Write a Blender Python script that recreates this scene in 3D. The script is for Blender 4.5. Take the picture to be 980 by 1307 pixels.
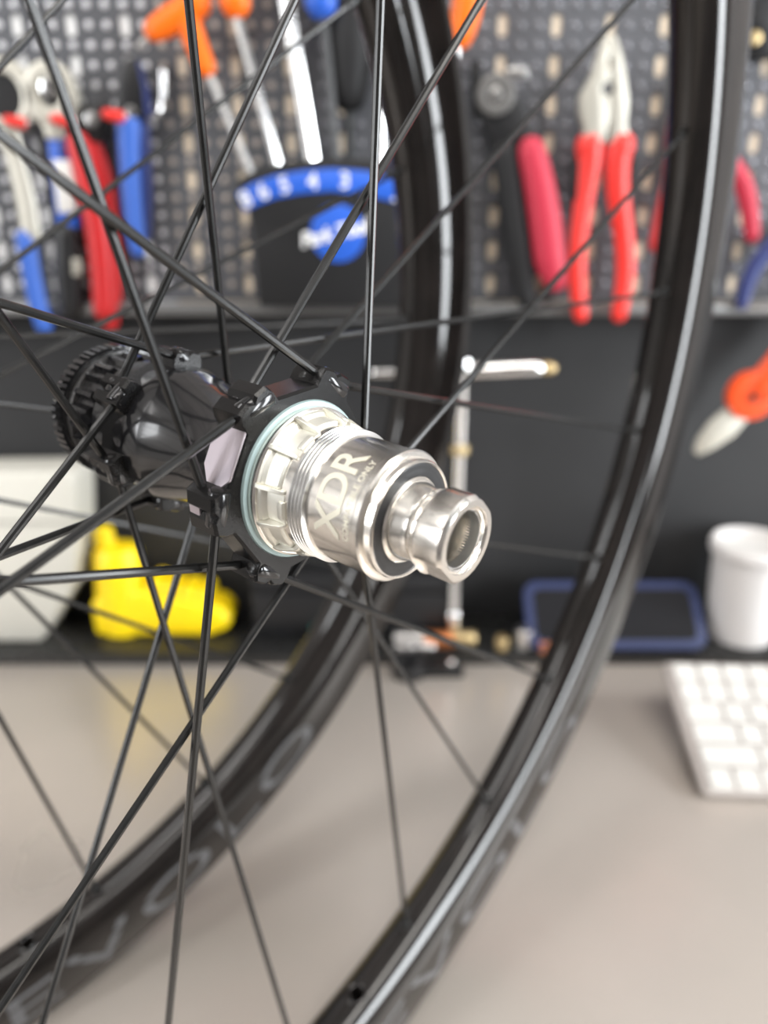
import bpy, bmesh, math, random
from mathutils import Vector, Matrix
random.seed(7)
S = 0.001                                   # everything below is written in millimetres
pi = math.pi
def rad(a): return a * pi / 180
for o in list(bpy.data.objects): bpy.data.objects.remove(o)
scene = bpy.context.scene
COL = scene.collection

# ------------------------------------------------------------------ camera, world, lights, exposure
FPX, PITCH, CAMH = 956.2, rad(20.67), 369.9
cam = bpy.data.cameras.new('camera'); camo = bpy.data.objects.new('camera', cam); COL.objects.link(camo)
cam.sensor_fit = 'VERTICAL'; cam.sensor_height = 36; cam.lens = FPX / 1307 * 36
cam.clip_start = 0.005; cam.clip_end = 30
camo.location = (0, 0, CAMH * S); camo.rotation_euler = (pi / 2 - PITCH, 0, 0)
cam.dof.use_dof = True; cam.dof.focus_distance = 0.172; cam.dof.aperture_fstop = 6.6
scene.camera = camo

world = bpy.data.worlds.new('world'); scene.world = world; world.use_nodes = True
bg = world.node_tree.nodes['Background']; bg.inputs[0].default_value = (1, .97, .93, 1); bg.inputs[1].default_value = .25

def area(name, loc, target, sx, sy, power, col=(1, .96, .9)):
    l = bpy.data.lights.new(name, 'AREA'); l.shape = 'RECTANGLE'; l.size = sx; l.size_y = sy; l.energy = power; l.color = col
    o = bpy.data.objects.new(name, l); COL.objects.link(o); o.location = loc
    o.rotation_euler = (Vector(target) - Vector(loc)).to_track_quat('-Z', 'Y').to_euler(); return o
area('ceiling_light_main', (.55, -.25, 1.85), (.3, .25, 0), 1.5, .35, 26)
area('ceiling_light_left', (-1.0, -.1, 1.85), (-.4, .3, 0), .35, 1.5, 22, (1, .98, .96))
area('window_light_right', (2.35, -.05, .6), (.1, .2, .45), .5, 1.9, 90, (.93, .97, 1))
area('window_light_right_near', (2.35, -1.3, .6), (.1, .2, .2), .55, 1.5, 95, (.93, .97, 1))
area('window_light_left', (-2.3, -1.0, .9), (0, .3, .3), .9, 1.3, 60, (.96, .98, 1))
area('ceiling_light_rear', (-.2, -1.3, 1.85), (0, .1, .2), 1.6, .4, 16, (1, .95, .9))

vs = scene.view_settings
vs.view_transform = 'Standard'; vs.look = 'None'; vs.gamma = 1; vs.use_curve_mapping = False; vs.exposure = -0.46

# ------------------------------------------------------------------ materials
MATS = {}
def mat(name, col, rough=.5, metal=0., coat=0., noise=None, bump=None, spec=.5, emis=0, coat_rough=.05, rvar=None):
    m = bpy.data.materials.new(name); m.use_nodes = True; nt = m.node_tree
    b = nt.nodes['Principled BSDF']
    b.inputs['Base Color'].default_value = (*col, 1); b.inputs['Roughness'].default_value = rough
    b.inputs['Metallic'].default_value = metal; b.inputs['Coat Weight'].default_value = coat
    b.inputs['Coat Roughness'].default_value = coat_rough; b.inputs['Specular IOR Level'].default_value = spec
    tc = nt.nodes.new('ShaderNodeTexCoord')
    def ntex(scale, det=4):
        n = nt.nodes.new('ShaderNodeTexNoise'); n.inputs['Scale'].default_value = scale; n.inputs['Detail'].default_value = det
        nt.links.new(tc.outputs['Object'], n.inputs['Vector']); return n
    if noise:                                # (scale, second colour)
        n = ntex(noise[0]); mx = nt.nodes.new('ShaderNodeMix'); mx.data_type = 'RGBA'
        mx.inputs['A'].default_value = (*col, 1); mx.inputs['B'].default_value = (*noise[1], 1)
        r = nt.nodes.new('ShaderNodeValToRGB'); r.color_ramp.elements[0].position = .35; r.color_ramp.elements[1].position = .7
        nt.links.new(n.outputs['Fac'], r.inputs['Fac']); nt.links.new(r.outputs['Color'], mx.inputs['Factor'])
        nt.links.new(mx.outputs['Result'], b.inputs['Base Color'])
    if rvar:                                 # (scale, low, high)
        n = ntex(rvar[0]); mp = nt.nodes.new('ShaderNodeMapRange')
        mp.inputs['From Min'].default_value = .3; mp.inputs['From Max'].default_value = .7
        mp.inputs['To Min'].default_value = rvar[1]; mp.inputs['To Max'].default_value = rvar[2]
        nt.links.new(n.outputs['Fac'], mp.inputs['Value']); nt.links.new(mp.outputs['Result'], b.inputs['Roughness'])
    if bump:                                 # (scale, strength, distance mm)
        n = ntex(bump[0], 3); bp = nt.nodes.new('ShaderNodeBump'); bp.inputs['Strength'].default_value = bump[1]
        bp.inputs['Distance'].default_value = bump[2] * S
        nt.links.new(n.outputs['Fac'], bp.inputs['Height']); nt.links.new(bp.outputs['Normal'], b.inputs['Normal'])
    MATS[name] = m; return m
mat('carbon', (.009, .0078, .0072), .075, 0, 0, noise=(60, (.014, .0115, .0105)), spec=.5)
mat('decal', (.12, .12, .125), .4, spec=.3)
mat('spoke', (.008, .0078, .0076), .24, .1, noise=(400, (.014, .014, .0135)))
mat('nipple', (.015, .015, .015), .3, .3)
mat('anodized', (.010, .010, .0115), .18, .3, .5, noise=(300, (.018, .018, .019)), coat_rough=.08, bump=(900, .1, .08))
mat('anodized_rough', (.006, .006, .0065), .24, .1, .0, noise=(1800, (.013, .0125, .012)), bump=(2200, .22, .12), spec=.3)
mat('lilac_reflection', (.60, .54, .59), .36, .85, bump=(2500, .06, .05))  # reflected light as a lilac colour, for flats of the black hub
mat('alu', (.88, .845, .79), .2, 1)
mat('alu_satin', (.80, .785, .71), .48, .9, bump=(3500, .3, .06), noise=(900, (.78, .77, .7)))
mat('alu_bright', (.88, .88, .87), .22, 1)
mat('alu_bore', (.88, .88, .87), .3, 1, bump=(1500, .1, .04))
mat('seal_ring', (.33, .43, .43), .38, .25)
mat('rubber_seal', (.012, .012, .013), .35, noise=(500, (.02, .02, .022)))
mat('engraving', (.72, .69, .58), .6, .35)
mat('steel', (.62, .61, .6), .28, 1)
mat('dark_steel', (.16, .155, .15), .4, .5)
mat('dimple_pale', (.66, .66, .69), .38, .5)
mat('dimple_warm', (.42, .37, .33), .4, .5)
mat('backing_white', (.86, .86, .86), .6)
mat('chrome', (.82, .82, .82), .15, 1)
mat('plier_steel', (.54, .52, .455), .42, .55, noise=(40, (.52, .5, .44)))
mat('bench', (.50, .455, .41), .38, .35, noise=(7, (.56, .50, .45)), rvar=(4, .26, .42), bump=(300, .04, .2))
mat('peg', (.12, .123, .135), .36, .3, noise=(9, (.1, .103, .112)))
mat('dimple_grey', (.22, .22, .24), .24, .7)
mat('peg_trim', (.2, .2, .2), .35, .6)
mat('backing', (.74, .62, .48), .6, noise=(12, (.66, .56, .44)))
mat('splash', (.02, .02, .021), .6, noise=(8, (.027, .027, .028)), spec=.3)
mat('mat_rubber', (.014, .014, .014), .28, rvar=(20, .2, .4))
mat('black_plastic', (.01, .01, .011), .4, spec=.4)
mat('black_matte', (.012, .012, .013), .6, spec=.3)
mat('red', (.5, .012, .014), .42)
mat('red_bright', (.72, .028, .02), .4)
mat('red_pink', (.46, .028, .055), .5, spec=.35)
mat('blue', (.018, .10, .52), .42)
mat('blue_light', (.03, .11, .46), .42)
mat('navy', (.018, .03, .14), .45)
mat('blue_case', (.028, .038, .1), .5, spec=.3)
mat('orange', (.9, .155, .005), .42, spec=.35)
mat('orange_red', (.8, .08, .012), .42)
mat('yellow', (.92, .68, .004), .42, noise=(50, (.88, .62, .004)))
mat('teal', (.02, .3, .26), .4)
mat('copper', (.62, .22, .08), .35, .8)
mat('brass', (.55, .42, .22), .35, .8)
mat('white_plastic', (.70, .69, .67), .45)
mat('cream_plastic', (.60, .585, .525), .5, noise=(15, (.55, .535, .48)))
mat('seam', (.3, .29, .26), .6)
mat('cup', (.72, .70, .69), .45)
mat('cup_tint', (.80, .62, .60), .5)
mat('keys', (.66, .65, .62), .5, spec=.3)
mat('kb_body', (.44, .405, .385), .45, .1)
mat('white_print', (.85, .85, .85), .5)
mat('screen', (.008, .008, .01), .6, spec=.15)
mat('wall_paint', (.72, .69, .66), .8)
mat('wall_dim', (.24, .22, .21), .8)
mat('wall_dark', (.13, .12, .115), .8)
mat('ceiling_paint', (.7, .68, .66), .9)
mat('floor_paint', (.14, .13, .125), .6)
M = MATS

# ------------------------------------------------------------------ mesh helpers (millimetres)
class MB:
    def __init__(self): self.v = []; self.f = []
    def add(self, vs, fs):
        n = len(self.v); self.v += [Vector(p) for p in vs]; self.f += [tuple(i + n for i in q) for q in fs]; return self
    def box(self, c, s, rot=None):
        vs = []
        for x in (-.5, .5):
            for y in (-.5, .5):
                for z in (-.5, .5):
                    p = Vector((x * s[0], y * s[1], z * s[2]))
                    if rot: p = rot @ p
                    vs.append(p + Vector(c))
        return self.add(vs, [(0, 1, 3, 2), (4, 6, 7, 5), (0, 4, 5, 1), (2, 3, 7, 6), (0, 2, 6, 4), (1, 5, 7, 3)])
    def rings(self, rings, cap=True, loop=False):
        n = len(rings[0]); vs = [p for r in rings for p in r]; fs = []
        m = len(rings)
        for i in range(m if loop else m - 1):
            a, b = i * n, ((i + 1) % m) * n
            for j in range(n): k = (j + 1) % n; fs.append((a + j, a + k, b + k, b + j))
        if cap and not loop: fs += [tuple(range(n))[::-1], tuple(range((m - 1) * n, m * n))]
        return self.add(vs, fs)
    def lathe(self, prof, n=64, axis='X', c=(0, 0, 0), rfun=None, cap=True, loop=False):
        R_ = []
        for s, r in prof:
            ring = []
            for i in range(n):
                t = 2 * pi * i / n; rr = rfun(s, r, t) if rfun else r
                if axis == 'X': p = (s, rr * math.cos(t), -rr * math.sin(t))
                elif axis == 'Y': p = (rr * math.cos(t), s, rr * math.sin(t))
                else: p = (rr * math.cos(t), rr * math.sin(t), s)
                ring.append(Vector(p) + Vector(c))
            R_.append(ring)
        return self.rings(R_, cap, loop)
    def revolve_on(self, p0, d, prof, n=12):          # lathe of (distance, radius) along direction d from p0
        d = Vector(d).normalized(); a = d.orthogonal().normalized(); b = d.cross(a); p0 = Vector(p0)
        return self.rings([[p0 + d * s + (a * math.cos(2 * pi * i / n) + b * math.sin(2 * pi * i / n)) * r for i in range(n)] for s, r in prof])
    def tube(self, pts, rads, n=12, sec=None, round_ends=False):
        pts = [Vector(p) for p in pts]
        if not isinstance(rads, (list, tuple)): rads = [rads] * len(pts)
        if round_ends:
            d0 = (pts[0] - pts[1]).normalized(); d1 = (pts[-1] - pts[-2]).normalized(); r0, r1 = rads[0], rads[-1]
            pre = [(pts[0] + d0 * r0 * math.sin(a), r0 * math.cos(a)) for a in (1.45, 1.1, .6)]
            post = [(pts[-1] + d1 * r1 * math.sin(a), r1 * math.cos(a)) for a in (.6, 1.1, 1.45)]
            pts = [p for p, _ in pre] + pts + [p for p, _ in post]; rads = [r for _, r in pre] + list(rads) + [r for _, r in post]
        R_ = []
        for i, p in enumerate(pts):
            d = (pts[min(i + 1, len(pts) - 1)] - pts[max(i - 1, 0)]).normalized()
            if sec is None: a = Vector((0, 1, 0)) if abs(d.y) < .9 else Vector((1, 0, 0)); k = 1
            else: a = Vector((0, 1, 0)); k = sec         # k = depth (along Y) over width
            a = (a - d * a.dot(d)).normalized(); b = d.cross(a)
            R_.append([p + a * rads[i] * k * math.cos(2 * pi * j / n) + b * rads[i] * math.sin(2 * pi * j / n) for j in range(n)])
        return self.rings(R_)
    def prism(self, poly, h0, h1, f):                    # poly in 2D, f(u, v, h) -> point
        n = len(poly)
        return self.rings([[Vector(f(u, v, h)) for u, v in poly] for h in (h0, h1)])
    def build(self, name, m, parent=None, bevel=0, seg=2, smooth=35, ang=30):
        off = OFF.get(parent.name, Vector((0, 0, 0))) if parent else Vector((0, 0, 0))
        me = bpy.data.meshes.new(name)
        me.from_pydata([((p - off) * S)[:] for p in self.v], [], self.f)
        bm = bmesh.new(); bm.from_mesh(me)
        bmesh.ops.recalc_face_normals(bm, faces=bm.faces)
        if bevel:
            es = [e for e in bm.edges if len(e.link_faces) == 2 and e.calc_face_angle(0) > rad(ang)]
            bmesh.ops.bevel(bm, geom=es, offset=bevel * S, segments=seg, profile=.5, affect='EDGES', clamp_overlap=True)
        bm.to_mesh(me); bm.free()
        if smooth:
            for q in me.polygons: q.use_smooth = True
            me.set_sharp_from_angle(angle=rad(smooth))
        return link(name, me, m, parent)
OFF = {}
def link(name, me, m, parent=None):
    o = bpy.data.objects.new(name, me); COL.objects.link(o)
    if m is not None and not me.materials: me.materials.append(M[m] if isinstance(m, str) else m)
    if parent:
        o.parent = parent
        if parent.name in OFF: OFF[o.name] = OFF[parent.name]
    return o
def thing(name, label, cat, loc=(0, 0, 0), group=None, matrix=None):
    o = bpy.data.objects.new(name, None); COL.objects.link(o); o.empty_display_size = .02
    if matrix is not None: o.matrix_world = matrix
    else: o.location = Vector(loc) * S; OFF[o.name] = Vector(loc)
    return tag(o, label, cat, group)
def tag(o, label, cat, group=None):
    o['label'] = label; o['category'] = cat
    if group: o['group'] = group
    return o
def struct(o): o['kind'] = 'structure'; return o
def poly_cells(verts, faces, x_step=None):
    return verts, faces
def text_mesh(body, size, outline=0., step=None, ystep=None, sx=1., bold=0., spacing=1.):
    cu = bpy.data.curves.new('t', 'FONT'); cu.body = body; cu.size = size; cu.align_x = 'CENTER'; cu.align_y = 'CENTER'; cu.space_character = spacing
    cu.resolution_u = 6; cu.offset = bold
    if outline: cu.fill_mode = 'NONE'; cu.bevel_depth = outline; cu.bevel_resolution = 1
    ob = bpy.data.objects.new('t', cu); COL.objects.link(ob)
    dg = bpy.context.evaluated_depsgraph_get(); dg.update()
    me = bpy.data.meshes.new_from_object(ob.evaluated_get(dg))
    bpy.data.objects.remove(ob); bpy.data.curves.remove(cu)
    bm = bmesh.new(); bm.from_mesh(me); bpy.data.meshes.remove(me)
    for v in bm.verts: v.co.x *= sx
    if step:
        xs = [v.co.x for v in bm.verts]; x = min(xs) + step
        while x < max(xs):
            bmesh.ops.bisect_plane(bm, geom=bm.verts[:] + bm.edges[:] + bm.faces[:], plane_co=(x, 0, 0), plane_no=(1, 0, 0)); x += step
    if ystep:
        ys = [v.co.y for v in bm.verts]; y = min(ys) + ystep
        while y < max(ys):
            bmesh.ops.bisect_plane(bm, geom=bm.verts[:] + bm.edges[:] + bm.faces[:], plane_co=(0, y, 0), plane_no=(0, 1, 0)); y += ystep
    bm.verts.index_update()
    out = ([v.co.copy() for v in bm.verts], [tuple(v.index for v in f.verts) for f in bm.faces]); bm.free(); return out

# a photo pixel taken back to the upright plane Y (mm in front of the camera)
def at(x, y, Y):
    a, b = (x - 490) / FPX, (y - 653.5) / FPX
    d = math.cos(PITCH) - b * math.sin(PITCH); g = math.sin(PITCH) + b * math.cos(PITCH)
    return Vector((a * Y / d, Y, CAMH - g * Y / d))
PY = 640.                                     # front face of the pegboard

# ------------------------------------------------------------------ the setting
def slab(name, m, c, s): return struct(MB().box(c, s).build(name, m, smooth=0))
slab('wall_back', 'wall_dim', (0, 695, 500), (5000, 50, 2900))
slab('wall_left', 'wall_paint', (-2510, -900, 500), (20, 3100, 2900))
slab('wall_right', 'wall_dark', (2510, -900, 500), (20, 3100, 2900))
slab('wall_front', 'wall_dim', (0, -2460, 500), (5000, 20, 2900))
slab('floor', 'floor_paint', (0, -900, -960), (5000, 3100, 20))
slab('ceiling', 'ceiling_paint', (0, -900, 1960), (5000, 3100, 20))

wb = thing('workbench', 'steel workbench with a satin, smudged top under the two wheels', 'workbench', (0, 300, -950))
MB().box((-170, 235, -15), (1640, 860, 30)).build('worktop', 'bench', wb, 3)
for x in (-940, 600):
    for y in (-130, 590): MB().box((x, y, -490), (60, 60, 920)).build('leg', 'steel', wb, 3)

sp = MB().box((-170, 667, 152), (1640, 4, 303)).build('backsplash', 'splash', None, 1)
tag(sp, 'plain dark grey panel between the bench and the pegboard', 'panel')

# pegboard: a sheet with real slots, and pressed dimples between them
peg = thing('pegboard', 'dark grey metal pegboard with slots and dimples behind the hanging tools', 'pegboard', (0, PY, 304))
CX, CZ = 39.6, 26.0
def slot_cell(mb, x, z, y):
    hw, hl = 3.6, 7.4
    inner = []
    for i in range(16):
        t = 2 * pi * (i + .5) / 16; c, s = math.cos(t), math.sin(t)
        inner.append((x + hw * c, z + (hl - hw) * (1 if s > 0 else -1) + hw * s))
    outer = []
    for i in range(16):
        t = 2 * pi * (i + .5) / 16; c, s = math.cos(t), math.sin(t); k = 1 / max(abs(c), abs(s))
        outer.append([x + CX / 2 * c * k, z + CZ / 2 * s * k])
    # snap the corners
    for i in (1, 2, 5, 6, 9, 10, 13, 14):
        pass
    vs = [(a, y, b) for a, b in outer] + [(a, y, b) for a, b in inner] + [(a, y + 1.2, b) for a, b in inner]
    cor = [(x + CX / 2, y, z + CZ / 2), (x - CX / 2, y, z + CZ / 2), (x - CX / 2, y, z - CZ / 2), (x + CX / 2, y, z - CZ / 2)]
    vs += cor
    fs = []
    for i in range(16):
        j = (i + 1) % 16; fs.append((i, j, 16 + j, 16 + i)); fs.append((16 + i, 16 + j, 32 + j, 32 + i))
    fs += [(1, 48, 2), (5, 49, 6), (9, 50, 10), (13, 51, 14)]
    mb.add(vs, fs)
sheet = MB(); zones = {'dimple_grey': MB(), 'dimple_warm': MB(), 'dimple_pale': MB()}
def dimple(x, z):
    bumps = zones['dimple_pale' if x < -165 else 'dimple_warm' if x < -70 else 'dimple_grey']  # three dimple colours, paler towards the left
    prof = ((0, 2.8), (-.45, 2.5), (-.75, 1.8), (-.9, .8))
    n = 10
    rings = [[Vector((x + r * math.cos(2 * pi * i / n), PY + s, z + r * math.sin(2 * pi * i / n))) for i in range(n)] for s, r in prof]
    k = len(bumps.v)
    bumps.rings(rings, cap=False); bumps.f.append(tuple(range(k + 3 * n, k + 4 * n)))
for i in range(-12, 11):
    for j in range(-9, 8):
        x, z = 87 + i * CX, 510 - j * CZ
        if z - CZ / 2 < 308: continue
        slot_cell(sheet, x, z, PY)
        for a in (0, 1, 2):
            if a: dimple(x + a * CX / 3, z)
            dimple(x + a * CX / 3, z + CZ / 2)
sheet.build('sheet', 'peg', peg, smooth=0)
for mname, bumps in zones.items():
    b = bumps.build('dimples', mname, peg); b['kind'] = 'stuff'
MB().box((155, 642, 508), (650, 1.2, 400)).build('backing_panel', 'backing', peg)
MB().box((-325, 642, 508), (309, 1.2, 400)).build('backing_panel', 'backing_white', peg)
MB().box((0, PY + 12, 309), (1000, 30, 8)).build('bottom_frame', 'peg_trim', peg, 1)
MB().box((0, PY - 6, 309), (1000, 14, 9)).build('bottom_lip', 'peg_trim', peg, 1.5)

mt = MB().box((-100, 625, 6), (1400, 78, 12)).build('bench_mat', 'mat_rubber', None, 2)
tag(mt, 'glossy black rubber strip along the back of the bench', 'mat')

# ------------------------------------------------------------------ wheels
def wheel_matrix(c, ax, u, v):
    c, ax, u, v = map(Vector, (c, ax, u, v)); o = (c + v * 316) * S
    return Matrix(((ax.x, u.x, -v.x, o.x), (ax.y, u.y, -v.y, o.y), (ax.z, u.z, -v.z, o.z), (0, 0, 0, 1)))
HZ = 316.
def wp(s, r, t): return Vector((s, r * math.cos(t), HZ - r * math.sin(t)))     # axial, radius, angle (0 = right, 90 deg = down)
RH = 278.
def rim_side(r):                                                                # half width of the rim at radius r
    tab = [(278, 0), (278.45, 3.8), (280.2, 7.2), (283.2, 9.9), (287.5, 11.9), (290.5, 12.7), (294, 13.3), (301, 13.85), (307, 14), (313, 13.9), (316, 13.3)]
    for (r0, s0), (r1, s1) in zip(tab, tab[1:]):
        if r <= r1: return s0 + (s1 - s0) * (r - r0) / (r1 - r0)
    return 13.3
def make_rim(parent, valve):
    half = [(278, 0), (278.1, 1.9), (278.45, 3.8), (279.15, 5.6), (280.2, 7.2), (281.5, 8.6), (283.2, 9.9), (285.2, 11), (287.5, 11.9), (290.5, 12.7), (294, 13.3), (297.5, 13.65), (301, 13.85), (307, 14), (313, 13.9), (315.5, 13.6), (316, 13.0), (315.9, 11.6), (315, 11), (311, 10.9), (309, 10.2), (307.8, 7), (305.5, 5), (305, 0)]
    prof = [(s, r) for r, s in half] + [(-s, r) for r, s in half[::-1][1:-1]]
    mb = MB().lathe(prof, 288, c=(0, 0, HZ), loop=True)
    rim = mb.build('rim', 'carbon', parent, smooth=50)
    cut = MB().revolve_on(wp(0, 270, valve), wp(0, 300, valve) - wp(0, 270, valve), ((0, 3.1), (22, 3.1)), 20).build('cutter', 'carbon', None)
    cut.matrix_world = parent.matrix_world
    bpy.context.view_layer.update()
    md = rim.modifiers.new('hole', 'BOOLEAN'); md.operation = 'DIFFERENCE'; md.object = cut; md.solver = 'EXACT'
    dg = bpy.context.evaluated_depsgraph_get(); me = bpy.data.meshes.new_from_object(rim.evaluated_get(dg))
    rim.modifiers.clear(); rim.data = me; me.name = 'rim'
    for q in me.polygons: q.use_smooth = True
    me.set_sharp_from_angle(angle=rad(40))
    bpy.data.objects.remove(cut)
    # reinforcing collar round the valve hole
    d = (wp(0, 300, valve) - wp(0, 270, valve)).normalized(); p0 = wp(0, 277.2, valve)
    a = Vector((1, 0, 0)); bb = d.cross(a)
    rg = [[p0 + d * (.9 - .7 * math.sin(q)) + (a * math.cos(w) + bb * math.sin(w)) * (4.2 + .9 * math.cos(q)) for q in [2 * pi * k / 8 for k in range(8)]] for w in [2 * pi * i / 24 for i in range(24)]]
    MB().rings(rg, loop=True).build('valve_collar', 'carbon', rim)
    return rim
def rim_text(rim, body, t0, t1):
    vs, fs = text_mesh(body, 20, step=.8, ystep=.8, spacing=1.12)
    xs = [p.x for p in vs]; ys = [p.y for p in vs]; x0, x1, y0, y1 = min(xs), max(xs), min(ys), max(ys)
    mb = MB(); out = []
    for p in vs:
        t = t1 + (t0 - t1) * (p.x - x0) / (x1 - x0)                 # reads from t1 (below) to t0 (up the right side)
        r = 310.5 - 18.5 * (p.y - y0) / (y1 - y0)
        out.append(wp(rim_side(r) + .06, r, t))
    mb.add(out, fs); return mb.build('lettering', 'decal', rim, smooth=0)
def make_spoke(parent, head, hole, r=1.06):
    d = (hole - head).normalized(); L = (hole - head).length
    sp_ = MB().revolve_on(head + d * .6, d, ((0, 1.3), (.3, 1.9), (2.2, 1.9), (3.2, 1.15), (12, r), (L - 20, r), (L + 2, r)), 10).build('spoke', 'spoke', parent)
    MB().revolve_on(hole - d * 6.5, d, ((0, 1.45), (.4, 1.75), (4.8, 1.75), (5, 2.2), (9, 2.2)), 10).build('nipple', 'nipple', sp_)
    return sp_
def flange(parent, name, s0, s1, lobe0, rf, rl, ri, m):
    # hexagonal flange: six lobes with flats between them
    poly = []
    for j in range(6):
        a = lobe0 + 60 * j
        for da, rr in ((-14, rf / math.cos(rad(16))), (-12, rl - 1.6), (-9.5, rl), (-3, rl), (0, rl - 1.0), (3, rl), (9.5, rl), (12, rl - 1.6), (14, rf / math.cos(rad(16)))):
            poly.append((rr, rad(a + da)))
    mb = MB()
    outer = lambda s, k=0: [wp(s, r - k, t) for r, t in poly]
    inner = lambda s: [wp(s, ri, t) for r, t in poly]
    mb.rings([inner(s0), outer(s0, .6), outer(s0 + .8), outer(s1 - .8), outer(s1, .6), inner(s1)], loop=True)
    return mb.build(name, m, parent, smooth=28)

# ---- rear wheel
mA = wheel_matrix((-37.78, 183.97, 316.25), (.7615, -.64498, -.06414), (.64631, .76308, 0), (-.04894, .04145, -.99794))
wa = thing('bicycle_wheel', 'black carbon rear bicycle wheel with silver freehub in sharp focus', 'wheel', matrix=mA, group='bicycle wheels on the bench')
PH = rad(-19.94)
rimA = make_rim(wa, PH + rad(97.5))
rim_text(rimA, 'REVOLO', rad(42), rad(86))

hub = MB().lathe([(-58, 8), (-58, 9.5), (-46, 10), (-45.5, 15.5), (-40, 16), (-39, 17.2), (-34, 17.2), (-33, 17), (-24, 18.2), (-21, 18.6), (-17, 17.6), (-12, 16.2), (-4, 15.2), (4, 15.4), (10, 16.8), (14, 18.6), (16, 19.5), (24, 19.3), (24, 12)], 96, c=(0, 0, HZ)).build('hub_shell', 'anodized', wa)
fD = flange(wa, 'flange', 15.2, 24.9, 235, 21.6, 26.6, 16, 'anodized_rough')
fN = flange(wa, 'flange', -33.6, -22.8, 220, 17.6, 22.4, 15, 'anodized_rough')
def holders(fl, pairs, lo=9.4):
    for head, hole in pairs:
        d = (hole - head).normalized()
        MB().revolve_on(head + d * 1.2, d, ((0, 1.3), (0, 2.3), (.6, 2.65), (lo - 1.7, 2.65), (lo - 1.2, 2.35), (lo - 1.2, 1.75), (lo - 4.5, 1.6), (lo - 4.5, .4)), 18).build('spoke_holder', 'anodized', fl)
pd, pn = [], []
for k in range(24):
    th = PH + rad(15 * k); hole = wp(0, RH, th)
    if k % 2 == 0:
        sg = 1 if k % 4 == 0 else -1; s, t = (23.0, 23.39) if sg > 0 else (19.1, 22.79)
        head = wp(s, t, th + sg * pi / 2); pd.append((head, hole))
    else:
        sg = 1 if k % 4 == 3 else -1; s, t = (-25.9, 19.7) if sg > 0 else (-29.9, 19.0)
        head = wp(s, t, th + sg * pi / 2); pn.append((head, hole))
    make_spoke(wa, head, hole)
holders(fD, pd); holders(fN, pn, 8.4)
# lilac plates painting a reflection onto some of the black flange's flats
def facet_reflection(ang, dist, s0, s1, w, parent, cut=.35):
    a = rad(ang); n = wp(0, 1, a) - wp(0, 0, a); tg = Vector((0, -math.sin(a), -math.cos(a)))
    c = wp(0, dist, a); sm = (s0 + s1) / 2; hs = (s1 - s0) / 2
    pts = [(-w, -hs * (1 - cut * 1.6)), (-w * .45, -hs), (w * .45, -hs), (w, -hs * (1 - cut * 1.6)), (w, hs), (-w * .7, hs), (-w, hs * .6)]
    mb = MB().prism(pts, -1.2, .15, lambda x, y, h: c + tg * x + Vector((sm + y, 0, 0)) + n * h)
    f_ = mb.build('facet_reflection', 'lilac_reflection', parent, .15, 1); return f_
for a in (205, 25): facet_reflection(a, 21.7, 15.0, 24.5, 6.6, fD)
for a in (175, 355): facet_reflection(a, 26.1, 16.0, 19.5, 3.6, fD, .05)
# rotor spline and lockring
def toothed(s0, s1, r0, r1, nt, duty=.5):
    n = nt * 4
    def rf(s, r, t):
        return r if r < r0 else (r1 if (t * nt / (2 * pi)) % 1 < duty else r0)
    return MB().lathe([(s0, r0 - 4), (s0, r1), (s1, r1), (s1, r0 - 4)], n, c=(0, 0, HZ), rfun=rf, loop=True)
toothed(-49, -41, 16.2, 18.0, 24).build('rotor_spline', 'anodized', wa, smooth=20)
toothed(-56, -51, 18.3, 19.4, 60, .55).build('lockring', 'anodized', wa, smooth=20)
MB().lathe([(-51.2, 14), (-51.2, 17.6), (-49, 17.6), (-49, 14)], 64, c=(0, 0, HZ), loop=True).build('washer', 'steel', wa)
MB().lathe([(-71, 6), (-71, 9.5), (-58, 9.5), (-58, 6)], 48, c=(0, 0, HZ), loop=True).build('end_cap', 'anodized', wa, .4)

# freehub
MB().lathe([(23.8, 15), (23.8, 18.9), (24.2, 19.15), (25.0, 19.15), (25.5, 18.9), (25.7, 17.9), (25.7, 15)], 128, c=(0, 0, HZ), loop=True).build('seal_ring', 'seal_ring', wa)
fh = MB().lathe([(25.2, 12), (25.2, 17.5), (26.0, 17.9), (27.2, 17.9), (27.6, 17.4), (27.7, 15.3), (35.2, 15.0), (35.2, 14.4), (40.4, 14.4), (52.6, 14.35), (52.9, 14.35), (53.3, 14.65), (54.6, 14.65), (55.0, 14.3), (55.05, 13.35), (57.0, 13.15), (57.4, 12.9), (57.4, 12.6), (57.1, 12.4), (54, 12.4), (54, 12)], 160, c=(0, 0, HZ), loop=True).build('freehub_body', 'alu', wa, smooth=25)
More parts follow.
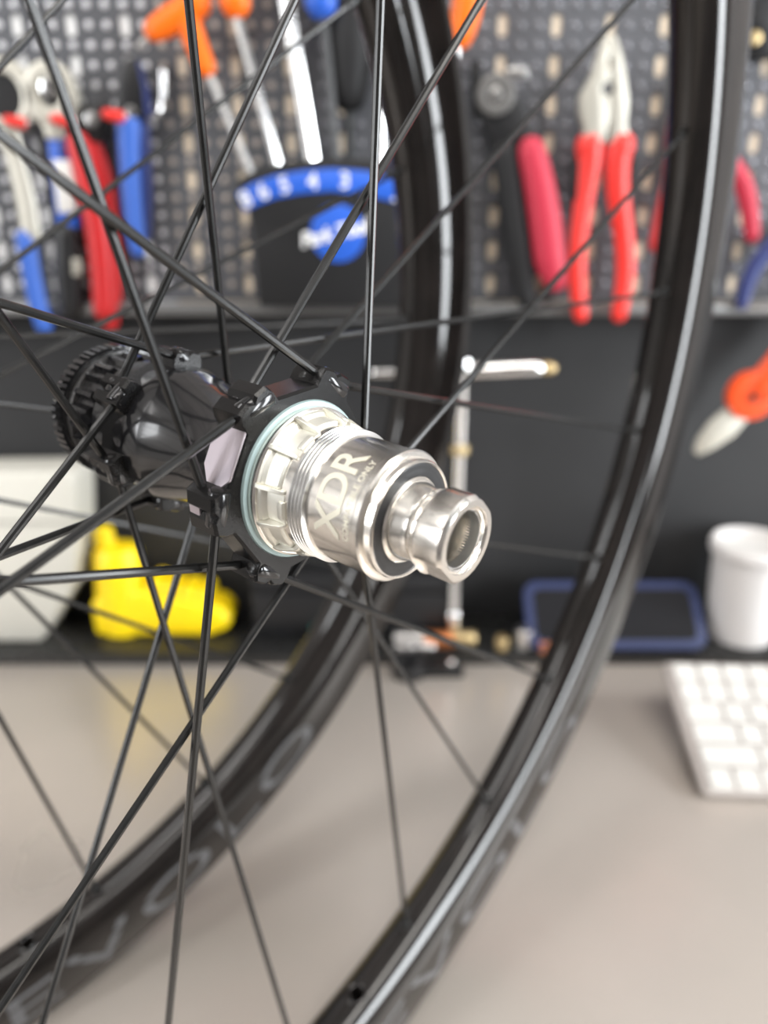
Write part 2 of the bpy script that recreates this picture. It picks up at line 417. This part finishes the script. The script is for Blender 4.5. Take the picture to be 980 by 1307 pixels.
# cassette splines: raised pads and ribs
def sector(a0, a1, prof, n=6):
    mb = MB(); R_ = []
    for i in range(n + 1):
        t = rad(a0 + (a1 - a0) * i / n); R_.append([wp(s, r, t) for s, r in prof])
    return mb.rings(R_)
for j in range(12):
    a = 30 * j + 11
    sector(a, a + 3.4, [(27.4, 14.6), (27.4, 17.75), (28.6, 17.7), (33.4, 16.35), (34.2, 15.6), (34.2, 14.6)], 2).build('spline_rib', 'alu_satin', fh, .12, 1)
    if j % 2 == 0:
        sector(a + 3.4, a + 30, [(27.4, 14.6), (27.4, 17.3), (28.4, 17.0), (28.8, 16.1), (32.6, 15.9), (32.9, 15.2), (32.9, 14.6)], 8).build('spline_pad', 'alu_satin', fh, .12, 1)
    else:
        sector(a + 3.4, a + 30, [(27.4, 14.6), (27.4, 16.9), (28.6, 16.6), (29.2, 15.35), (34.4, 15.25), (34.4, 14.6)], 8).build('spline_pad', 'alu_satin', fh, .12, 1)
        sector(a + 9, a + 24, [(33.0, 14.6), (33.0, 15.9), (33.6, 16.0), (34.4, 15.9), (34.6, 14.6)], 6).build('spline_stop', 'alu_satin', fh, .12, 1)
thr = []
for i in range(5):
    s = 35.3 + i * 1.02
    thr += [(s, 14.45), (s + .34, 15.4), (s + .5, 15.4), (s + .84, 14.45)]
MB().lathe([(35.2, 14)] + thr + [(40.4, 14)], 160, c=(0, 0, HZ), loop=True).build('thread', 'alu_bright', fh, smooth=15)
MB().lathe([(55.5, 8.5), (55.5, 12.4), (57.0, 12.4), (57.1, 12.1), (57.0, 11.4), (57.1, 10.8), (57.1, 9.6), (56.2, 9.2)], 96, c=(0, 0, HZ), loop=True).build('bearing_seal', 'rubber_seal', wa, smooth=30)
TXC = 208.
def hub_text(body, size, s, ang, rr, bold=0., spacing=1.):
    vs, fs = text_mesh(body, size, step=.35, bold=bold, spacing=spacing)
    mb = MB(); mb.add([wp(s - p.y, rr, rad(ang) + p.x / rr) for p in vs], fs); return mb.build('engraved_text', 'engraving', fh, smooth=0)
hub_text('XDR', 9.7, 46.6, TXC + 1, 14.47, .2, .95)
hub_text('COMPATIBLE ONLY', 2.1, 51.6, TXC, 14.42, .03)
def flats(s, r, t):
    return r if s < 65.2 or r < 8 else min(r, 8.3 / max(.001, abs(math.cos(t - rad(135)))))
ec = MB().lathe([(56.5, 6.1), (56.5, 9.5), (57.2, 9.5), (57.5, 9.2), (57.5, 8.75), (58.6, 8.55), (60.2, 8.0), (61.6, 7.75), (62.0, 7.9), (62.4, 8.35), (63.2, 8.45), (63.5, 8.1), (63.9, 8.1), (64.2, 8.8), (64.8, 9.35), (65.2, 9.4), (65.6, 9.45), (70.7, 9.45), (71.4, 8.75), (71.5, 8.6), (71.5, 7.2), (71.3, 7.0), (70.9, 6.85), (70.7, 6.4), (70.0, 6.15)], 128, c=(0, 0, HZ), rfun=flats, loop=True).build('end_cap', 'alu', wa, smooth=22)
MB().lathe([(30, .5), (30, 6.2), (70.2, 6.14), (70.2, 6.4), (29, 6.5), (29, .5)], 64, c=(0, 0, HZ), loop=True).build('axle_bore', 'alu_bore', ec)

# ---- front wheel
mB = wheel_matrix((-192.0, 222.1, 316.07), (.68096, -.72761, -.08292), (.73012, .68332, 0), (-.05666, .06054, -.99656))
wb2 = thing('bicycle_wheel', 'black carbon front bicycle wheel standing behind the sharper rear wheel', 'wheel', matrix=mB, group='bicycle wheels on the bench')
PB = rad(-31.75)
rimB = make_rim(wb2, PB + rad(112.5))
rim_text(rimB, 'REVOLO', rad(46.5), rad(92))
MB().lathe([(-50, 6), (-50, 9), (-44, 9.5), (-43, 16), (-30, 16), (-26, 14), (-10, 12), (10, 12), (20, 14), (28, 14), (29, 10), (50, 9), (50, 6)], 64, c=(0, 0, HZ)).build('hub_shell', 'anodized', wb2)
f1 = flange(wb2, 'flange', 15, 26, 20, 14, 19, 10, 'anodized_rough'); f2 = flange(wb2, 'flange', -26, -15, 35, 14, 19, 10, 'anodized_rough')
for k in range(24):
    th = PB + rad(15 * k); sg = 1 if k % 4 in (0, 1) else -1
    make_spoke(wb2, wp(20 if k % 2 else -20, 15 if sg > 0 else 18, th + sg * pi / 2), wp(0, RH, th))

# ------------------------------------------------------------------ tools on the pegboard
def plate(pts, Y, th, flip=1): # outline in photo pixels -> flat forging hanging at depth Y (front face)
    P = [at(x, y, Y) for x, y in pts]
    return MB().prism([(p.x, p.z) for p in P], Y, Y + th, lambda a, b_, h: (a, h, b_))
def grip(pts, Y, w, k=.8, n=14):   # swept handle: centre line in pixels, half widths in mm
    return MB().tube([at(x, y, Y) for x, y in smooth_path(pts)], smooth_vals(w, len(pts)), n, sec=k, round_ends=True)
def smooth_path(pts, m=4):
    out = []
    P = [Vector((*p, 0)) for p in pts]; n = len(P)
    for i in range(n - 1):
        p0, p1, p2, p3 = P[max(i - 1, 0)], P[i], P[i + 1], P[min(i + 2, n - 1)]
        for j in range(m):
            t = j / m; q = .5 * ((2 * p1) + (p2 - p0) * t + (2 * p0 - 5 * p1 + 4 * p2 - p3) * t * t + (3 * p1 - p0 - 3 * p2 + p3) * t ** 3); out.append((q.x, q.y))
    out.append(pts[-1]); return out
def smooth_vals(w, n, m=4):
    if not isinstance(w, (list, tuple)): w = [w] * n
    out = []
    for i in range(n - 1):
        for j in range(m): out.append(w[i] + (w[i + 1] - w[i]) * j / m)
    return out + [w[-1]]
def disc(x, y, Y, r, th, n=24, r2=None):
    p = at(x, y, Y); r2 = r if r2 is None else r2
    return MB().lathe([(0, r2), (th, r), (th * 1.0001, r)], n, axis='Y', c=p)
def ring(x, y, Y, ro, ri, th, n=32, ez=1.):
    p = at(x, y, Y)
    mb = MB().lathe([(0, ri), (0, ro), (th, ro), (th, ri)], n, axis='Y', loop=True)
    mb.v = [Vector((v.x, v.y, v.z * ez)) + p for v in mb.v]; return mb
def hook(x, y, Y=618, L=22, red=True, label=None):
    p = at(x, y, Y); h = thing('pegboard_hook', label, 'hook', (p.x, PY, p.z), 'red tipped pegboard hooks')
    MB().tube([(p.x + 12, PY - .5, p.z), (p.x + 12, PY - 6, p.z), (p.x + 8, Y + 2, p.z), (p.x + 2, Y, p.z)], 2.6, 10).build('wire', 'steel', h)
    MB().tube([(p.x + 4, Y, p.z), (p.x - 5, Y - 1, p.z + 1.5)], [4.2, 3.8], 12, round_ends=True).build('tip', 'red_bright', h)
    return h

# 1 silver round-headed ratchet with blue grip (far left)
Y = 618
t = thing('ratchet_wrench', 'silver ratchet with dark round head centre and blue grip, leftmost tool on the pegboard', 'wrench', at(45, 420, Y))
ring(3, 122, Y, 22, 13, 12, 36, 1.15).build('head', 'plier_steel', t, 2.5)
disc(3, 122, Y + 3, 15, 8).build('dial', 'black_plastic', t)
grip([(10, 165), (20, 205), (32, 250), (40, 300)], Y + 5, [8, 7, 7.5, 7.5], .6).build('arm', 'plier_steel', t)
grip([(33, 306), (40, 345), (48, 385), (56, 415)], Y + 5, [8, 7.5, 7.5, 7], .9).build('handle', 'blue_light', t)
# 2 socket ratchet with blue label
t = thing('socket_ratchet', 'grey ratchet with blue and white label and black grip beside the red handles', 'wrench', at(86, 395, Y))
ring(62, 120, Y, 20, 7.5, 12, 36, 1.12).build('head', 'plier_steel', t, 2.5)
disc(63, 111, Y - 2, 7, 8).build('drive_square', 'chrome', t, 1)
plate([(50, 148), (78, 148), (84, 178), (58, 178)], Y + 1, 10).build('neck', 'plier_steel', t, 2)
plate([(58, 172), (92, 172), (100, 292), (72, 292)], Y + 3, 12).build('body', 'blue', t, 2.5)
plate([(66, 204), (92, 204), (97, 270), (74, 272)], Y + 1, 3).build('label_panel', 'white_plastic', t, .8)
plate([(74, 176), (86, 176), (86, 200), (76, 200)], Y + 1.5, 3).build('label_strip', 'navy', t, .5)
grip([(85, 298), (87, 340), (90, 392)], Y + 8, [10, 11, 9.5], .8).build('grip', 'black_plastic', t)
plate([(78, 330), (102, 330), (104, 352), (82, 352)], Y + 1, 4).build('ferrule', 'plier_steel', t, 1)
# 3 red-handled cutters
t = thing('cable_cutter', 'cutters with two long curved red handles beside the ratchets', 'cutter', at(135, 420, Y))
plate([(100, 132), (132, 128), (136, 160), (128, 182), (98, 182), (94, 160)], Y + 6, 9).build('head', 'black_plastic', t, 2)
disc(116, 152, Y + 2, 5, 5).build('pivot', 'steel', t, .6)
grip([(100, 184), (112, 235), (124, 290), (130, 345), (132, 396)], Y + 4, [9, 10, 9.5, 9, 8], .8).build('handle', 'red', t)
grip([(118, 184), (136, 240), (144, 300), (146, 350), (141, 412)], Y + 12, [7, 7, 7, 7, 6.5], .8).build('handle', 'red', t)
# 4 blue pliers
t = thing('pliers', 'black-jawed pliers with slim blue handles, pointing up', 'pliers', at(170, 322, Y))
plate([(160, 73), (172, 74), (180, 110), (184, 150), (150, 152), (146, 132), (152, 100)], Y + 4, 9).build('jaw', 'black_plastic', t, 1.5)
plate([(173, 76), (177, 78), (187, 112), (191, 148), (185, 150), (181, 110)], Y + 4.5, 9).build('jaw', 'navy', t, 1.5)
disc(167, 143, Y + 1.5, 4.2, 4).build('pivot', 'chrome', t, .8)
grip([(164, 160), (165, 200), (168, 250), (173, 300), (176, 318)], Y + 6, [9, 8, 7.5, 7, 6.5], .75).build('handle', 'blue_light', t)
grip([(181, 158), (184, 200), (186, 250), (185, 300)], Y + 12, [6, 5, 5, 5], .75).build('handle', 'navy', t)
hook(20, 157, label='red-tipped pegboard hook under the leftmost ratchet head')
hook(80, 155, label='red-tipped pegboard hook at the neck of the blue-labelled ratchet')
hook(146, 149, label='red-tipped pegboard hook beside the blue pliers pivot')
p = [at(x, y, 628) for x, y in ((208, 92), (209, 120), (207, 140), (203, 148), (190, 151))]
h = MB().tube([(p[0].x, PY - .5, p[0].z)] + p, 2.4, 10).build('wire_hook', 'chrome')
tag(h, 'bare J-shaped wire hook right of the blue pliers', 'hook')

# hex key holder and its keys
Y = 600
hk = thing('hex_key_holder', 'black fan-shaped hex key holder with blue numbered arc and round blue badge', 'tool holder', at(420, 392, Y), )
body = [(303, 228), (330, 214), (370, 205), (420, 201), (470, 203), (522, 210), (572, 222), (576, 260), (572, 300), (568, 392), (330, 392), (322, 300), (318, 268), (300, 262)]
plate(body, Y, 26).build('body', 'black_matte', hk, 2.5)
arc_o = [(302, 246), (322, 234), (350, 224), (385, 218), (425, 215), (465, 218), (516, 230), (562, 246)]
arc_i = [(558, 276), (516, 261), (465, 249), (425, 244), (385, 247), (352, 253), (328, 262), (312, 270)]
plate(arc_o + arc_i, Y - 1.2, 3).build('number_band', 'blue', hk, .5)
def flat_text(body, size, x, y, Y, m, parent, rot=0., bold=0., shear=0., sx=1.):
    vs, fs = text_mesh(body, size, bold=bold, sx=sx); c = at(x, y, Y); ca, sa = math.cos(rot), math.sin(rot)
    mb = MB(); mb.add([(c.x + (p.x + shear * p.y) * ca - p.y * sa, Y, c.z + (p.x + shear * p.y) * sa + p.y * ca) for p in vs], fs)
    return mb.build('lettering', m, parent, smooth=0)
nb = [o for o in hk.children if o.name.startswith('number_band')][0]
for ch, x, y, r in (('8', 314, 255, .5), ('6', 336, 245, .42), ('5', 363, 237, .26), ('4', 399, 232, .08), ('3', 440, 231, -.03), ('2', 508, 249, -.3)):
    flat_text(ch, 15, x, y, Y - 1.5, 'white_print', nb, r, .25)
bd = disc(431, 298, Y - 1.2, 20.5, 2.5, 40).build('badge', 'blue', hk, .4)
flat_text('Park Tool', 14, 428, 298, Y - 1.8, 'white_print', bd, .22, .5, .25, .92)
def hexkey(x0, y0, x1, y1, r, m, handle, label, name='hex_key', Y=612, hpts=None, hw=8, tip=None):
    t = thing(name, label, 'hex key', at(x1, y1, Y), 'hex keys in the black holder')
    a, b_ = at(x0, y0, Y), at(x1, y1 + 14, Y)
    MB().tube([a, b_], r, 6).build('shaft', m, t, smooth=20)
    if hpts:
        for q, w in hpts: grip(q, Y, w, .75).build('handle', handle, t)
    if tip: MB().tube([at(*tip[0], Y), at(*tip[1], Y)], 2, 6).build('short_tip', 'steel', t, smooth=20)
    return t
hexkey(266, 92, 327, 222, 2.6, 'steel', 'orange', 'hex key with an orange T-shaped handle seen whole, leftmost in the holder',
       hpts=[([(198, 38), (222, 24), (252, 4)], [8, 10, 10]), ([(236, 18), (246, 45), (256, 70), (263, 86)], [10, 8.5, 7.5, 7])], tip=((192, 42), (176, 62)))
hexkey(298, 4, 359, 212, 3.4, 'chrome', 'orange', 'hex key with an orange handle cut by the top of the frame', Y=608,
       hpts=[([(300, 2), (292, -30), (286, -60)], [11, 9, 9]), ([(240, -62), (286, -60), (330, -70)], [9, 9, 8])])
hexkey(356, -60, 402, 210, 5.2, 'chrome', 'blue', 'thickest chrome hex key, its handle above the frame', Y=606, hpts=[([(354, -60), (345, -95), (338, -120)], [10, 9, 9])])
hexkey(412, 8, 432, 208, 3.2, 'black_plastic', 'blue', 'black-shafted hex key with a blue handle at the top edge', Y=610,
       hpts=[([(410, 2), (404, -25), (396, -60)], [11.5, 10, 9]), ([(360, -66), (398, -62), (436, -70)], [9, 9, 8])])
hexkey(497, -40, 487, 206, 3.4, 'chrome', 'black_plastic', 'bright hex key at the right end of the holder', Y=610, hpts=[([(497, -40), (500, -80), (502, -110)], [9, 9, 8])])
hexkey(584, 50, 552, 205, 3.0, 'steel', 'orange', 'hex key with an orange handle right of the front wheel rim', Y=612, hpts=[([(588, 46), (594, 20), (600, -20), (604, -60)], [8.5, 10.5, 11, 9])])
# black driver handles in the shadowy gap
Y = 622
t = thing('screwdriver', 'black-handled driver hanging in the gap above the holder', 'screwdriver', at(446, 200, Y))
grip([(450, -20), (448, 60), (446, 120)], Y, [15, 17, 13], .9).build('handle', 'black_matte', t)
MB().tube([at(446, 126, Y), at(446, 200, Y)], 4, 8).build('shaft', 'black_plastic', t)

# cutter with one pinkish red handle
Y = 618
t = thing('chain_pliers', 'black-headed cutter with one visible pinkish-red handle', 'cutter', at(705, 362, Y))
plate([(612, 118), (652, 118), (668, 132), (676, 160), (692, 188), (662, 204), (630, 190), (614, 150)], Y + 5, 10).build('head', 'black_plastic', t, 2)
ring(633, 120, Y + 1, 14, 6, 6, 28).build('pivot', 'dark_steel', t, 1)
plate([(600, 76), (614, 76), (616, 150), (604, 150)], Y + 6, 9).build('anvil', 'black_matte', t, 1)
disc(633, 120, Y, 5, 5).build('bolt', 'steel', t, .8)
plate([(648, 86), (674, 86), (674, 100), (648, 100)], Y + 3, 4).build('stop_tab', 'steel', t, .6)
grip([(678, 192), (688, 235), (697, 290), (702, 330), (709, 356)], Y + 2, [10, 11.5, 12.5, 12.5, 10], .7).build('handle', 'red_pink', t)
grip([(644, 196), (652, 250), (662, 320), (672, 380)], Y + 8, [10, 10, 10, 8], .7).build('handle', 'black_matte', t)
# long nose pliers
Y = 612
t = thing('long_nose_pliers', 'long nose pliers with bare steel jaws and bright red handles', 'pliers', at(770, 410, Y))
plate([(774, 44), (779, 43), (779, 72), (776, 76), (776, 86), (779, 88), (778, 104), (771, 106), (768, 114), (772, 121), (778, 122), (778, 148), (771, 182), (742, 184), (747, 164), (741, 146), (741, 122), (756, 95), (766, 62)], Y, 11).build('jaw', 'plier_steel', t, 1.6)
plate([(780, 43), (787, 45), (794, 68), (799, 95), (803, 130), (800, 158), (806, 184), (778, 184), (779, 148), (779, 122), (784, 118), (784, 110), (780, 104), (780, 88), (783, 84), (783, 77), (780, 72)], Y + .4, 11).build('jaw', 'plier_steel', t, 1.6)
for q, w in (([(752, 186), (752, 205), (746, 250), (738, 310), (737, 360), (741, 402)], [10.5, 9.5, 7.5, 6.8, 6.8, 6]), ([(792, 186), (788, 205), (789, 250), (796, 300), (798, 350), (790, 402)], [10.5, 9.5, 8.5, 7.5, 7.5, 6])):
    hd = grip(q, Y + 6, w, .85).build('handle', 'red_bright', t)
plate([(728, 196), (740, 206), (744, 226), (736, 262), (730, 236)], Y + 3, 8).build('handle_inlay', 'black_matte', t, 1.5)
plate([(814, 196), (804, 208), (800, 226), (806, 250), (812, 228)], Y + 3, 8).build('handle_inlay', 'black_matte', t, 1.5)
# pliers half hidden behind the rear rim
Y = 622
t = thing('pliers', 'red-handled pliers almost hidden behind the rear wheel rim', 'pliers', at(895, 320, Y))
plate([(880, 90), (900, 86), (920, 130), (930, 200), (870, 200), (872, 140)], Y, 10).build('jaw', 'plier_steel', t, 1.5)
grip([(872, 206), (856, 240), (845, 280), (838, 312)], Y + 3, [8, 7, 6.5, 6], .8).build('handle', 'red', t)
grip([(925, 204), (944, 226), (954, 255), (960, 300)], Y + 3, [8, 7, 7, 6], .8).build('handle', 'red_pink', t)
# blue-handled tool at the right edge
t = thing('bow_saw', 'tool with a bowed blue frame cut by the right edge of the photo', 'saw', at(975, 390, Y))
grip([(1040, 292), (1000, 302), (972, 328), (955, 358), (947, 388)], Y, [7, 7, 7, 6.5, 5], .8).build('bow', 'navy', t)
plate([(947, 384), (1060, 380), (1060, 392), (947, 396)], Y - 1, 3).build('blade', 'steel', t, .4)
grip([(1040, 292), (1052, 340), (1060, 386)], Y, [8, 9, 8], .8).build('handle', 'blue', t)
t = thing('chain_tool', 'black chain tool with a small brass pin in the top right corner', 'tool', at(965, 75, Y))
plate([(945, -20), (1000, -24), (1004, 72), (960, 76), (944, 48)], Y, 14).build('body', 'black_plastic', t, 3)
disc(964, 48, Y - 4, 4.5, 5).build('pin', 'brass', t, .8)
disc(972, 22, Y - 5, 7, 6).build('knob', 'black_matte', t, 1)
# orange knife
Y = 618
t = thing('hook_knife', 'orange-handled knife with a short broad silver blade over the dark panel', 'knife', at(885, 578, Y))
plate([(946, 512), (958, 532), (938, 556), (910, 574), (892, 582), (885, 576), (890, 560), (908, 536), (930, 518)], Y + 2, 3).build('blade', 'plier_steel', t, .9)
disc(962, 506, Y - 2, 20, 10, 36).build('pivot_housing', 'orange_red', t, 2)
grip([(972, 494), (990, 472), (1020, 440), (1050, 415)], Y + 3, [14, 14, 15, 13], .6).build('handle', 'orange_red', t)
disc(962, 507, Y - 3, 4, 3).build('screw', 'black_plastic', t, .5)

# ------------------------------------------------------------------ things on the back of the bench
# chrome T-handle wrench standing in front of the panel
Y = 612
t = thing('t_handle_wrench', 'chrome T-handle wrench standing upright behind the wheels', 'wrench', (at(590, 745, Y).x, Y, 12))
pA, pB = at(495, 476, Y), at(592, 473, Y)
MB().tube([at(478, 476, Y), at(596, 474, Y)], 4.4, 14, round_ends=True).build('crossbar', 'chrome', t)
MB().tube([at(600, 473, Y), at(684, 470, Y)], 7.2, 16, round_ends=True).build('sleeve', 'chrome', t)
MB().tube([at(688, 470, Y), at(702, 470, Y)], 5.5, 14, round_ends=True).build('sleeve_end', 'brass', t)
x0 = at(590, 480, Y).x
MB().lathe([(12, 6.5), (40, 6.5), (42, 5), (258, 5), (260, 7.5), (272, 7.5)], 20, axis='Z', c=(x0, Y, 0)).build('stem', 'chrome', t, .5)
MB().lathe([(192, 5), (192, 8), (199, 8), (199, 5)], 20, axis='Z', c=(x0, Y, 0), loop=True).build('collar', 'brass', t, .6)

# white dispenser box on the left
t = thing('dispenser_box', 'off-white plastic box with a cut lower corner at the left edge', 'box', (-340, 630, 12))
bx = [(p.x, p.z) for p in (at(-150, 606, 606), at(84, 603, 606), at(95, 612, 606), at(97, 700, 606), at(93, 750, 606))] + [(at(52, 820, 606).x, 12), (-480, 12)]
MB().prism(bx, 606, 656, lambda a, b_, h: (a, h, b_)).build('case', 'cream_plastic', t, 4, 3)
MB().box((-366, 605.4, 132), (205, 1.6, 1.4)).build('seam', 'seam', t)
MB().box((-368, 605.4, 78), (200, 1.6, 1.2)).build('seam', 'seam', t)

# yellow boot-shaped piece
yb = thing('boot_ornament', 'bright yellow plastic boot-shaped piece with an upright neck beside the white box', 'ornament', (-215, 634, 12))
c0 = Vector((-236, 634, 0))
MB().lathe([(12, 20), (14, 22), (50, 22.5), (74, 21), (92, 20), (97, 17), (99, 9)], 36, axis='Z', c=c0).build('shaft', 'yellow', yb, 0, smooth=40)
MB().lathe([(98, 8), (99, 9), (108, 8.6), (114, 8), (117, 5)], 20, axis='Z', c=c0 + Vector((-9, 0, 0))).build('neck', 'yellow', yb)
foot = [(-258, 13), (-158, 13), (-142, 20), (-139, 32), (-146, 42), (-160, 47), (-184, 53), (-204, 58), (-214, 62), (-258, 50)]
MB().prism(foot, 614, 654, lambda a, b_, h: (a, h, b_)).build('foot', 'yellow', yb, 7, 4, 40)
for i, (x, z, r) in enumerate(((-203, 62, 7), (-190, 58, 8), (-175, 54, 8), (-162, 52, 7))):
    MB().lathe([(616, r * .5), (618, r * .85), (622, r), (646, r), (650, r * .85), (652, r * .5)], 20, axis='Y', c=(x, 0, z)).build('lace_bump', 'yellow', yb)

yb.location.x -= .009; yb.scale = (1.08, 1, 1)

# black storage case
t = thing('storage_case', 'low black plastic case behind the hub', 'case', (-28, 626, 12))
MB().box((-28, 626, 36), (186, 28, 48)).build('base', 'black_plastic', t, 3)
MB().box((-28, 626, 69), (188, 30, 17)).build('lid', 'black_matte', t, 3)
MB().box((-28, 610, 60), (26, 3, 14)).build('latch', 'black_plastic', t, .8)
# teal cap on the case
p = at(404, 752, 604)
t = MB().lathe([(0, 5), (1, 6), (19, 6), (20, 5)], 20, axis='Z', c=(p.x, 601, 12)).build('bottle_cap', 'teal'); tag(t, 'small teal plastic tube standing at the front of the black case', 'tube')
# small hardware
def socket(x, y, Y, r, h, m, label, ax='X', name='socket'):
    p = at(x, y, Y); z = 12 + r if ax != 'Z' else 12
    if ax == 'X': mb = MB().lathe([(-h / 2, r * .55), (-h / 2, r * .9), (-h / 2 + 1, r), (h / 2 - 1, r), (h / 2, r * .9), (h / 2, r * .6), (h / 4, r * .5)], 20, c=(p.x, Y, z))
    else: mb = MB().lathe([(0, r * .9), (1, r), (h - 1, r), (h, r * .9), (h, r * .6), (h * .6, r * .5)], 20, axis='Z', c=(p.x, Y, z))
    return tag(mb.build(name, m), label, 'socket', 'small hardware on the rubber strip')
socket(560, 797, 598, 8, 26, 'copper', 'copper-coloured socket lying behind the hub end')
socket(524, 797, 600, 8, 30, 'steel', 'grey steel socket lying left of the copper one')
socket(592, 797, 602, 7, 22, 'brass', 'brass sleeve lying right of the copper socket')
socket(540, 824, 590.5, 4.5, 20, 'chrome', 'small chrome bit lying at the front of the rubber strip')
socket(668, 816, 600, 8, 18, 'steel', 'short steel socket standing beside the blue phone case', 'Z')
socket(694, 822, 590.5, 4.5, 11, 'copper', 'tiny copper-coloured nut standing right in front of the phone case', 'Z')
socket(522, 836, 590.5, 4, 24, 'steel', 'thin steel pin lying in front of the other sockets')
socket(640, 826, 595, 6, 12, 'brass', 'small brass fitting standing left of the steel socket', 'Z')
t = thing('cable_clamp', 'black plastic clamp with a round hole lying on the bench edge', 'clamp', (30, 583, 0))
MB().lathe([(0, 7), (0, 15), (14, 15), (14, 7)], 28, axis='Z', c=(22, 572, 0), loop=True).build('ring', 'black_plastic', t, 1.5)
MB().box((52, 572, 5), (36, 14, 10)).build('arm', 'black_plastic', t, 2)
MB().lathe([(10, 3.5), (13, 3.5), (13.5, 3)], 12, axis='Z', c=(60, 572, 0)).build('screw', 'chrome', t)

# phone in blue case leaning on the panel
def rrect(w, h, r, n=6):
    out = []
    for cx_, cy_, a in ((w / 2 - r, h / 2 - r, 0), (-w / 2 + r, h / 2 - r, 90), (-w / 2 + r, -h / 2 + r, 180), (w / 2 - r, -h / 2 + r, 270)):
        for i in range(n + 1): q = rad(a + 90 * i / n); out.append((cx_ + r * math.cos(q), cy_ + r * math.sin(q)))
    return out
e1 = Vector((0, 46, 40)).normalized(); e2 = Vector((1, 0, 0)); e3 = e2.cross(e1)
pc = Vector((211, 612, 37.5)); pt = thing('phone', 'phone in a dark blue case with a black screen leaning at the back', 'phone', (211, 592, 12))
PF = lambda a, b_, h: pc + e2 * a + e1 * b_ + e3 * h
MB().prism(rrect(162, 66, 13), -5, 3, PF).build('case', 'blue_case', pt, 1.5)
MB().prism(rrect(146, 50, 8), 2.4, 3.3, PF).build('screen', 'screen', pt, .2, 1)
# white cup
cp = thing('plastic_cup', 'white plastic cup with a thick rolled rim behind the keyboard', 'cup', (334, 622, 12))
MB().lathe([(12, 27), (13, 29), (60, 31.5), (96, 33.5), (96, 31.5), (60, 29.5), (16, 27)], 56, axis='Z', c=(334, 622, 0)).build('body', 'cup', cp, smooth=40)
MB().lathe([(95, 31.5), (95.5, 36), (98, 37), (104, 37), (107, 36), (108, 34), (107, 31.5)], 56, axis='Z', c=(334, 622, 0), loop=True).build('rim', 'cup', cp, .5)
MB().lathe([(100, .5), (100, 32), (99, 32.2), (98, .5)], 56, axis='Z', c=(334, 622, 0)).build('lid', 'white_plastic', cp)
# keyboard
kt = rad(19.0)
kb = bpy.data.objects.new('keyboard', None); COL.objects.link(kb); kb.location = Vector((219.5, 416, 0)) * S; kb.rotation_euler = (0, 0, rad(-2.5))
tag(kb, 'white keyboard with square keys propped up at the back, at the right edge', 'keyboard')
KF = lambda a, b_, h: Vector((a, b_ * math.cos(kt) - h * math.sin(kt), .5 + b_ * math.sin(kt) + h * math.cos(kt)))
MB().prism([(x + 140, y + 57) for x, y in rrect(280, 114, 5)], 0, 7, KF).build('body', 'kb_body', kb, 1.2)
for x in (40, 240): MB().prism([(95, .2), (109, .2), (109, 36), (95, 31.5)], x - 9, x + 9, lambda a, b_, h: (h, a, b_)).build('foot', 'black_plastic', kb, 1)
rows = [[1] * 14, [1] * 13 + [1.5], [1.5] + [1] * 12 + [1], [1.8] + [1] * 11 + [1.7], [2.3] + [1] * 10 + [2.2], [1, 1, 1, 1.3, 5, 1.3, 1, 1, 1, .9]]
cache = {}
for j, row in enumerate(rows):
    tot = sum(row); x = 5.; y1 = 111.5 - j * 18.4; unit = 270 / tot
    for w in row:
        kw = round(w * unit, 2)
        if kw not in cache:
            mb = MB().prism(rrect(kw - 2.6, 15.8, 2), 6.5, 9.2, lambda a, b_, h: Vector((a, b_ * math.cos(kt) - h * math.sin(kt), b_ * math.sin(kt) + h * math.cos(kt))))
            o = mb.build('key', 'keys', kb, .6, 1); cache[kw] = o.data
        else: o = link('key', cache[kw], 'keys', kb)
        o.location = KF(x + kw / 2, y1 - 8.6, 0) * S
        x += kw
